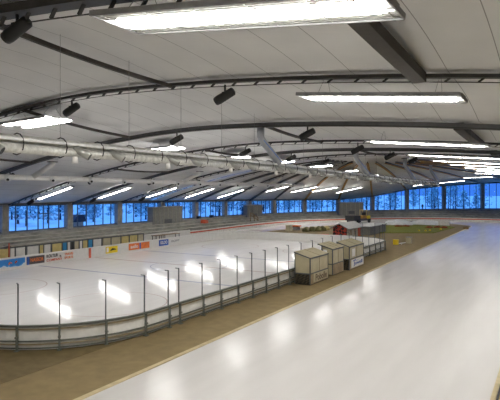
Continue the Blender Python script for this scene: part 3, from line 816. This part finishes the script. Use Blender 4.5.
M['roofgrey'] = mat('roof_grey', (.42, .42, .40), .6); rf.build('roof', 'roofgrey', ht)
for y in (75.2, 77.0): MB().box((hx1+.02, y, .95), (.06, .7, .8)).build('window', 'tan', ht)
MB().box((hx1+.04, 78.9, .8), (.08, 1.0, 1.3)).build('door', 'redpad', ht)
sh = thing('timber_shed', 'low weathered flat-roofed shed behind the red hut', 'shed', (-27, 88, 0))
MB().box((-27, 87.5, .65), (3.2, 9, 1.3)).build('walls', 'wall', sh); MB().box((-27, 87.5, 1.36), (3.6, 9.4, .12)).build('roof', 'grey', sh)

vh = thing('ice_resurfacer', 'dark and yellow ice resurfacing machine parked by the far curve', 'vehicle', (-35.5, 112, 0))
vd = V((.25, 1, 0)).normalized(); va = math.atan2(vd.y, vd.x)
def vb(name, u, v, z, size, m):
    p = V((-37.2, 113.0, 0))+vd*u+V((vd.y, -vd.x, 0))*v; b = MB(); b.box((p.x, p.y, z), size, rz=va); return b.build(name, m, vh)
vb('snow_tank', -2.2, 0, 1.2, (2.6, 2.2, 1.0), 'black'); vb('chassis', .2, 0, .75, (6.6, 2.0, .5), 'darkp'); vb('engine_hood', 1.2, 0, 1.3, (2.8, 1.8, .6), 'orange'); vb('cab_floor', 2.6, 0, 1.2, (1.4, 2.0, .7), 'bright')
vb('driver_seat', 2.3, 0, 1.9, (.6, .7, .7), 'black'); 
for u in (1.9, 3.0):
    for v in (-.8, .8): vb('cab_post', u, v, 2.1, (.09, .09, 1.2), 'yellow')
vb('cab_roof', 2.45, 0, 2.75, (1.4, 1.9, .1), 'yellow')
for u in (-2, 2.4):
    for v in (-1.05, 1.05):
        p = V((-37.2, 113.0, 0))+vd*u+V((vd.y, -vd.x, 0))*v; q = p+V((vd.y, -vd.x, 0))*.3*(1 if v > 0 else -1)
        b = MB(); b.tube([(p.x, p.y, .47), (q.x, q.y, .47)], .45, 14); b.build('wheel', 'tyre', vh)

lawn = MB(); lawn.prism([(-25.5, 88), (-17.5, 92.5), (-16.6, 108), (-18.5, 112.5), (-26, 112), (-30, 106)], .01, .09); o = lawn.build('lawn', 'grass'); o['kind'] = 'stuff'; tag(o, 'patch of green turf in the infield beyond the rink', 'grass')
def blob(name, c, r, m, seed, lab, cat, sub=3, rough=.35, group=None):
    bm = bmesh.new(); bmesh.ops.create_icosphere(bm, subdivisions=sub, radius=1)
    for v in bm.verts:
        k = 1+rough*noise.noise(v.co*1.8+V((seed, 0, 0)))+rough*.5*noise.noise(v.co*5+V((seed, 3, 0)))
        v.co = V((v.co.x*r[0]*k, v.co.y*r[1]*k, max(-.0, v.co.z)*r[2]*k))
    me = bpy.data.meshes.new(name); bm.to_mesh(me); bm.free(); me.materials.append(M[m])
    for p in me.polygons: p.use_smooth = True
    o = bpy.data.objects.new(name, me); C.objects.link(o); o.location = c
    if lab: tag(o, lab, cat, group)
    return o
blob('snow_pile', (-28.0, 111.8, .02), (3.0, 2.6, 1.0), 'snow', 1, 'left heap of scraped white snow between turf and far curve', 'snow pile')
blob('snow_pile', (-23.2, 114.6, .02), (3.2, 2.0, .9), 'snow', 5, 'right heap of scraped white snow between turf and far curve', 'snow pile')
# flower bed and bushes
for i, (x, y, m, l) in enumerate([(-26.4, 104.5, 'redpad', 'reddish shrub at the left of the turf'), (-25.2, 105.5, 'red', 'second reddish shrub from the left on the turf'), (-20.6, 104, 'redpad', 'reddish shrub in the middle of the turf'), (-19.3, 105.5, 'red', 'reddish shrub right of middle on the turf'), (-17.9, 104.8, 'redpad', 'rightmost reddish shrub on the turf')]):
    blob('flowering_shrub', (x, y, .09), (.7, .45, .35), 'shrubred', 9+i, l, 'shrub', 2, .5)
for i, (x, y) in enumerate([(-20.4, 94.8), (-19.4, 95.4), (-18.9, 96.6), (-17.8, 100.5)]):
    b = blob('yellow_flower', (x, y, .09), (.18, .18, .22), 'bright', 30+i, 'small yellow flower clump near the front of the turf', 'flower', 2, .3, 'yellow flowers on the turf')
def gxy(x, y, h=0):
    z = (H-h)*534/(y-190); xc = (x-250)/534*z; return (xc*c_-z*s_, xc*s_+z*c_)
bus = [(306, 231.5), (312, 231.2), (318, 231), (323, 230.6), (327, 230)]
for i, (x, y) in enumerate(bus):
    X, Y = gxy(x, y); blob('low_bush', (X, Y, 0), (.62, .6, .8), 'green' if i < 4 else 'yellow', 20+i, 'olive green low bush beyond the rink, %s from the left' % ORDW[i], 'bush', 2, .5)
X, Y = gxy(289, 231); b = MB(); b.box((X, Y, .5), (.9, .9, 1.0)); b.box((X, Y, 1.03), (1.0, 1.0, .06)); o = b.build('storage_cabinet', 'cream'); tag(o, 'beige cabinet on the far infield left of the orange crate', 'cabinet')
X, Y = gxy(296.5, 230); r = thing('orange_crate', 'orange topped crate on the far infield', 'crate', (X, Y, 0)); MB().box((X, Y, .3), (.9, 1.1, .6)).build('box', 'grey', r); MB().box((X, Y, .72), (1.3, 1.3, .24)).build('cover', 'orangep', r)
X, Y = gxy(204.5, 222.5, 1.4); b = MB(); b.box((X, Y, 1.55), (1.0, .9, .5)); b.box((X, Y, 1.85), (.7, .6, .12)); o = b.build('orange_box', 'redpad'); tag(o, 'small red box lying on the concrete stand', 'box')
X, Y = gxy(396, 244.5); r = thing('yellow_crate', 'bright yellow box on the brown floor right of the rink', 'box', (X, Y, 0)); MB().box((X, Y, .3), (.62, .62, .6)).build('box', 'bright', r); MB().box((X, Y, .62), (.68, .68, .06)).build('lid', 'bright', r)
X2, Y2 = gxy(409, 243.5); r = thing('grey_cabinet', 'beige grey box standing right of the yellow box', 'box', (X2, Y2, 0)); MB().box((X2, Y2, .42), (.7, .7, .84)).build('box', 'cream', r); MB().box((X2, Y2, .86), (.76, .76, .05)).build('lid', 'grey', r)
b = MB(); b.bar((X+.3, Y+.3, .12), (X2-.4, Y2-.2, .12), .1, .12); b.bar((X+.6, Y+.5, 0), (X+.6, Y+.5, .14), .1, .1); o = b.build('low_bench', 'white'); tag(o, 'low white plank between the yellow box and the beige box', 'plank')
pz = gxy(330, 235.3); pz2 = gxy(268, 236.3)
b = MB(); b.tube([V((pz[0]-.2, pz[1], .1)), V(((pz[0]+pz2[0])/2, (pz[1]+pz2[1])/2+.5, .1)), V((pz2[0], pz2[1], .1))], .09, 8); o = b.build('red_hose', 'redpad'); tag(o, 'long red hose lying on the floor behind the rink end', 'hose')
b = MB(); X, Y = gxy(444, 225.5); b.box((X, Y, .45), (2.0, 1.0, .9)); o = b.build('timing_cabinet', 'padcream'); tag(o, 'pale equipment box at the right end of the turf', 'box')
X, Y = gxy(466, 229.2); b = MB(); b.box((X, Y, .2), (.9, .5, .4)); b.box((X+.1, Y, .45), (.3, .3, .1)); o = b.build('marker_block', 'brown'); tag(o, 'small brown block near the pointed corner of the infield', 'block')

# ------------------------------------------------------------------ cabins on the stand
def cabin(xa, xb, ytop, lab, Xw, m='stand', z0=1.8):
    r0 = V((*Xw, 0)); 
    return r0
def cabin2(pa, pb, z1, depth, lab, seed):
    a, b_ = V((*pa, 0)), V((*pb, 0)); d = (b_-a).normalized(); nrm = V((-d.y, d.x, 0)); c = (a+b_)/2+nrm*depth/2; L = (b_-a).length; ang = math.atan2(d.y, d.x)
    r = thing('commentary_cabin', lab, 'cabin', (c.x, c.y, 1.2), 'grey cabins on the stand')
    MB().box((c.x, c.y, (1.2+z1)/2), (L, depth, z1-1.2), rz=ang).build('walls', 'wall', r)
    MB().box((c.x, c.y, z1+.06), (L+.3, depth+.3, .12), rz=ang).build('roof', 'concrete', r)
    for k in range(int(L/1.1)):
        p = a+d*(.6+1.1*k)-nrm*.03; MB().box((p.x, p.y, (1.2+z1)/2), (.07, .06, z1-1.3), rz=ang).build('batten', 'concrete', r)
    MB().box((c.x-nrm.x*(depth/2+.03), c.y-nrm.y*(depth/2+.03), 1.9), (L*.25, .06, .7), rz=ang).build('hatch', 'girder', r)
def onray(x, X):     # ground spot on lane X that lies on the sight line of column x
    return (X, Yat(x, X))
cabin2(onray(153, -57.2), onray(182.5, -57.2), 4.25, 1.2, 'wide grey cabin on the stand before the fourth blue window', 1)
pa, pb = gxy(248, 211, 3.0), gxy(262.5, 211, 3.0)
s = 108/ (7.2-3.0)/534*21
def rayp(x, z): xc = (x-250)/534*z; return (xc*c_-z*s_, xc*s_+z*c_)
cabin2(rayp(247.5, 111), rayp(262.5, 114), 3.95, 1.3, 'narrow grey cabin on the stand at mid picture', 2)
cabin2(rayp(339.5, 126), rayp(363.5, 127), 4.15, 2.0, 'grey cabin on the stand behind the ice resurfacer', 3)
# pair of slanting benches on the stand
r = thing('stair_rail', 'small brown stair rail on the stand left of the cabin', 'railing', (*rayp(254, 106), 1.2))
p = V((*rayp(250.5, 106), 0)); q = V((*rayp(258, 107), 0))
for z in (0, .5): MB().bar((p.x, p.y, 2.2+z), (q.x, q.y, 1.2+z), .12, .12).build('rail', 'brown', r)
for t in (0, .5, 1):
    w = p.lerp(q, t); MB().bar((w.x, w.y, 1.0), (w.x, w.y, 2.7-t*1.0), .1, .1).build('post', 'brown', r)
def person(x, z, base, lab):
    X, Y = rayp(x, z); r = thing('person', lab, 'person', (X, Y, base))
    bm = bmesh.new()
    pts = {'pel': (0,0,.95), 'che': (0,0,1.35), 'nec': (0,0,1.5), 'hea': (0,0,1.66), 'shL': (-.2,0,1.42), 'shR': (.2,0,1.42), 'elL': (-.27,0,1.12), 'elR': (.27,0,1.12), 'haL': (-.25,-.1,.86), 'haR': (.25,-.1,.86), 'hiL': (-.1,0,.9), 'hiR': (.1,0,.9), 'knL': (-.11,-.03,.5), 'knR': (.11,-.02,.5), 'foL': (-.12,0,.07), 'foR': (.12,0,.07), 'toL': (-.13,-.18,.04), 'toR': (.13,-.18,.04)}
    rad = dict(pel=.16, che=.17, nec=.07, hea=.11, shL=.08, shR=.08, elL=.055, elR=.055, haL=.04, haR=.04, hiL=.11, hiR=.11, knL=.07, knR=.07, foL=.05, foR=.05, toL=.04, toR=.04)
    ks = list(pts); vs = [pts[k] for k in ks]
    E_ = [('pel','che'),('che','nec'),('nec','hea'),('che','shL'),('che','shR'),('shL','elL'),('elL','haL'),('shR','elR'),('elR','haR'),('pel','hiL'),('pel','hiR'),('hiL','knL'),('knL','foL'),('foL','toL'),('hiR','knR'),('knR','foR'),('foR','toR')]
    me = bpy.data.meshes.new('body'); me.from_pydata(vs, [(ks.index(a), ks.index(b)) for a, b in E_], []); me.materials.append(M['black'])
    o = bpy.data.objects.new('body', me); C.objects.link(o); o.parent = r
    o.modifiers.new('s', 'SKIN'); me.skin_vertices[0].data[0].use_root = True
    for i, k in enumerate(ks): me.skin_vertices[0].data[i].radius = (rad[k],)*2
    o.modifiers.new('u', 'SUBSURF').levels = 1
    r.rotation_euler[2] = YAW
person(422.5, 142, 1.8, 'person in dark clothing standing on the stand before the windows')
# lattice mast on stand
X, Y = rayp(436.5, 143); r = thing('lattice_mast', 'dark lattice mast in front of the right-hand windows', 'mast', (X, Y, 1.8))
for dx in (-.6, .6): MB().bar((X+dx, Y, 1.8), (X+dx*.5, Y, 5.6), .12, .12).build('upright', 'steel', r)
b = MB()
for k in range(5):
    z = 1.9+.72*k; s = 1 if k % 2 else -1; b.bar((X-.55*s, Y, z), (X+.5*s, Y, z+.7), .08, .08)
b.build('bracing', 'steel', r)
# small dark loudspeakers on top step
for x, z, l in ((198.8, 100, 'left'), (211.5, 104, 'right')):
    X, Y = rayp(x, z); b = MB(); b.box((X, Y, 2.05), (.7, .5, .55)); b.box((X+.2, Y-.1, 2.06), (.4, .5, .4)); o = b.build('loudspeaker_box', 'black'); tag(o, 'small black loudspeaker box on the stand, %s one of two' % l, 'loudspeaker')

# ------------------------------------------------------------------ outdoors
g = MB(); g.poly([(-500, -100, .3), (-61, -100, .3), (-61, 176, .3), (XR+60, 176, .3), (XR+60, 600, .3), (-500, 600, .3)]); g.poly([(XR+.9, -100, .3), (XR+60, -100, .3), (XR+60, 176, .3), (XR+.9, 176, .3)])
gg = MB(); gg.poly([(-600, -200, -.06), (300, -200, -.06), (300, 700, -.06), (-600, 700, -.06)]); o = gg.build('snowy_ground', 'snow'); struct(o); tag(o, 'blue snowy ground outside the windows')
def make_tree(seed, hh, label):
    root = thing('winter_tree', label, 'tree', (0, 0, 0), 'snowy trees outside the windows')
    MB().tube([(0, 0, 0), (0, 0, hh*.5), (0, 0, hh*.9)], [.22, .15, .05], 6).build('trunk', 'trunk', root)
    rnd = random.Random(seed); b = MB()
    for k in range(260):
        z = rnd.uniform(.12, 1); rr = (1-z)**.6*hh*.34+.2; a = rnd.uniform(0, 6.28); q = rr*rnd.uniform(.2, 1)
        c = V((q*math.cos(a), q*math.sin(a), z*hh)); s = rnd.uniform(.25, .6)
        n1 = V((rnd.uniform(-1, 1), rnd.uniform(-1, 1), rnd.uniform(-.6, .6))).normalized()*s; n2 = n1.orthogonal().normalized()*s*.6
        b.poly([c+n1, c+n2, c-n1, c-n2])
    b.build('crown', 'treedark', root); return root
trees = [make_tree(s, h, 'x') for s, h in ((1, 8.5), (2, 6.5), (3, 11))]; register(None)
rnd = random.Random(4); used = [False]*3; cnt = 0; placed = []
WPo = resample([V((c[0], c[1], 0)) for c in COLS[2:24]], 240)
for k in range(240):
    for ring_ in (38, 60, 85):
        if rnd.random() > .55: continue
        p = WPo[k]; q = WPo[min(239, k+1)] if k < 239 else WPo[238]; d = (q-p).normalized()*(1 if k < 239 else -1); nrm = V((-d.y, d.x, 0))
        w = p+nrm*(ring_+rnd.uniform(-8, 10))
        if w.length < 60 or any((w-z_).length < 5.5 for z_ in placed): continue
        placed.append(w)
        i = rnd.randrange(3); t = trees[i] if not used[i] else copy_tree(trees[i]); used[i] = True; cnt += 1
        t.location = (w.x, w.y, -.06); t.rotation_euler[2] = rnd.uniform(0, 6); s = rnd.uniform(.8, 1.2); t.scale = (s, s, s)
        t['label'] = 'snowy tree outside beyond the blue windows, one of a dense row'; t['group'] = 'snowy trees outside the windows'
# dark shed outside second window
X, Y = rayp(75.5, 84); r = thing('garden_shed', 'dark sloping-roofed shed outside the second blue window from left', 'shed', (X, Y, 0))
MB().box((X, Y, 1.1), (1.5, 1.9, 2.2)).build('walls', 'concrete', r)
b = MB(); b.prism([(-1, -1), (1, -1), (1, 1), (-1, 1)], 0, 1); b = MB()
b.v += [V((X+e*1.0, Y+u, z)) for e in (1, -1) for u, z in ((-1.5, 2.2), (1.2, 2.2), (1.0, 3.3), (-.4, 3.3))]
b.f += [[0,1,2,3],[7,6,5,4],[0,4,5,1],[1,5,6,2],[2,6,7,3],[3,7,4,0]]; b.build('roof', 'trunk', r)

# ------------------------------------------------------------------ light, sky, camera
w = bpy.data.worlds.new('dusk'); bpy.context.scene.world = w; w.use_nodes = True
bg = w.node_tree.nodes['Background']; bg.inputs['Color'].default_value = (.035, .16, .66, 1); bg.inputs['Strength'].default_value = .38
sn = bpy.data.lights.new('added_snow_light', 'SUN'); sn.energy = .75; sn.color = (.16, .48, 1); sn.angle = .5  # added overhead blue lamp, lifts the snow above sky and trees
so = bpy.data.objects.new('added_snow_light', sn); C.objects.link(so); so.rotation_euler = (0, 0, 0); so.location = (0, 0, 60)
cam = bpy.data.cameras.new('camera'); cam.sensor_width = 36; cam.lens = 534/500*36; cam.shift_y = -.02; cam.clip_end = 2000
co = bpy.data.objects.new('camera', cam); C.objects.link(co); co.location = (0, 0, H); co.rotation_euler = (math.pi/2, 0, YAW)
sc = bpy.context.scene; sc.camera = co
sc.view_settings.view_transform = 'Standard'; sc.view_settings.look = 'None'; sc.view_settings.exposure = 1.95; sc.view_settings.gamma = 1
sc.cycles.max_bounces = 8; sc.cycles.diffuse_bounces = 4; sc.cycles.transparent_max_bounces = 24
sc.cycles.sample_clamp_indirect = 6
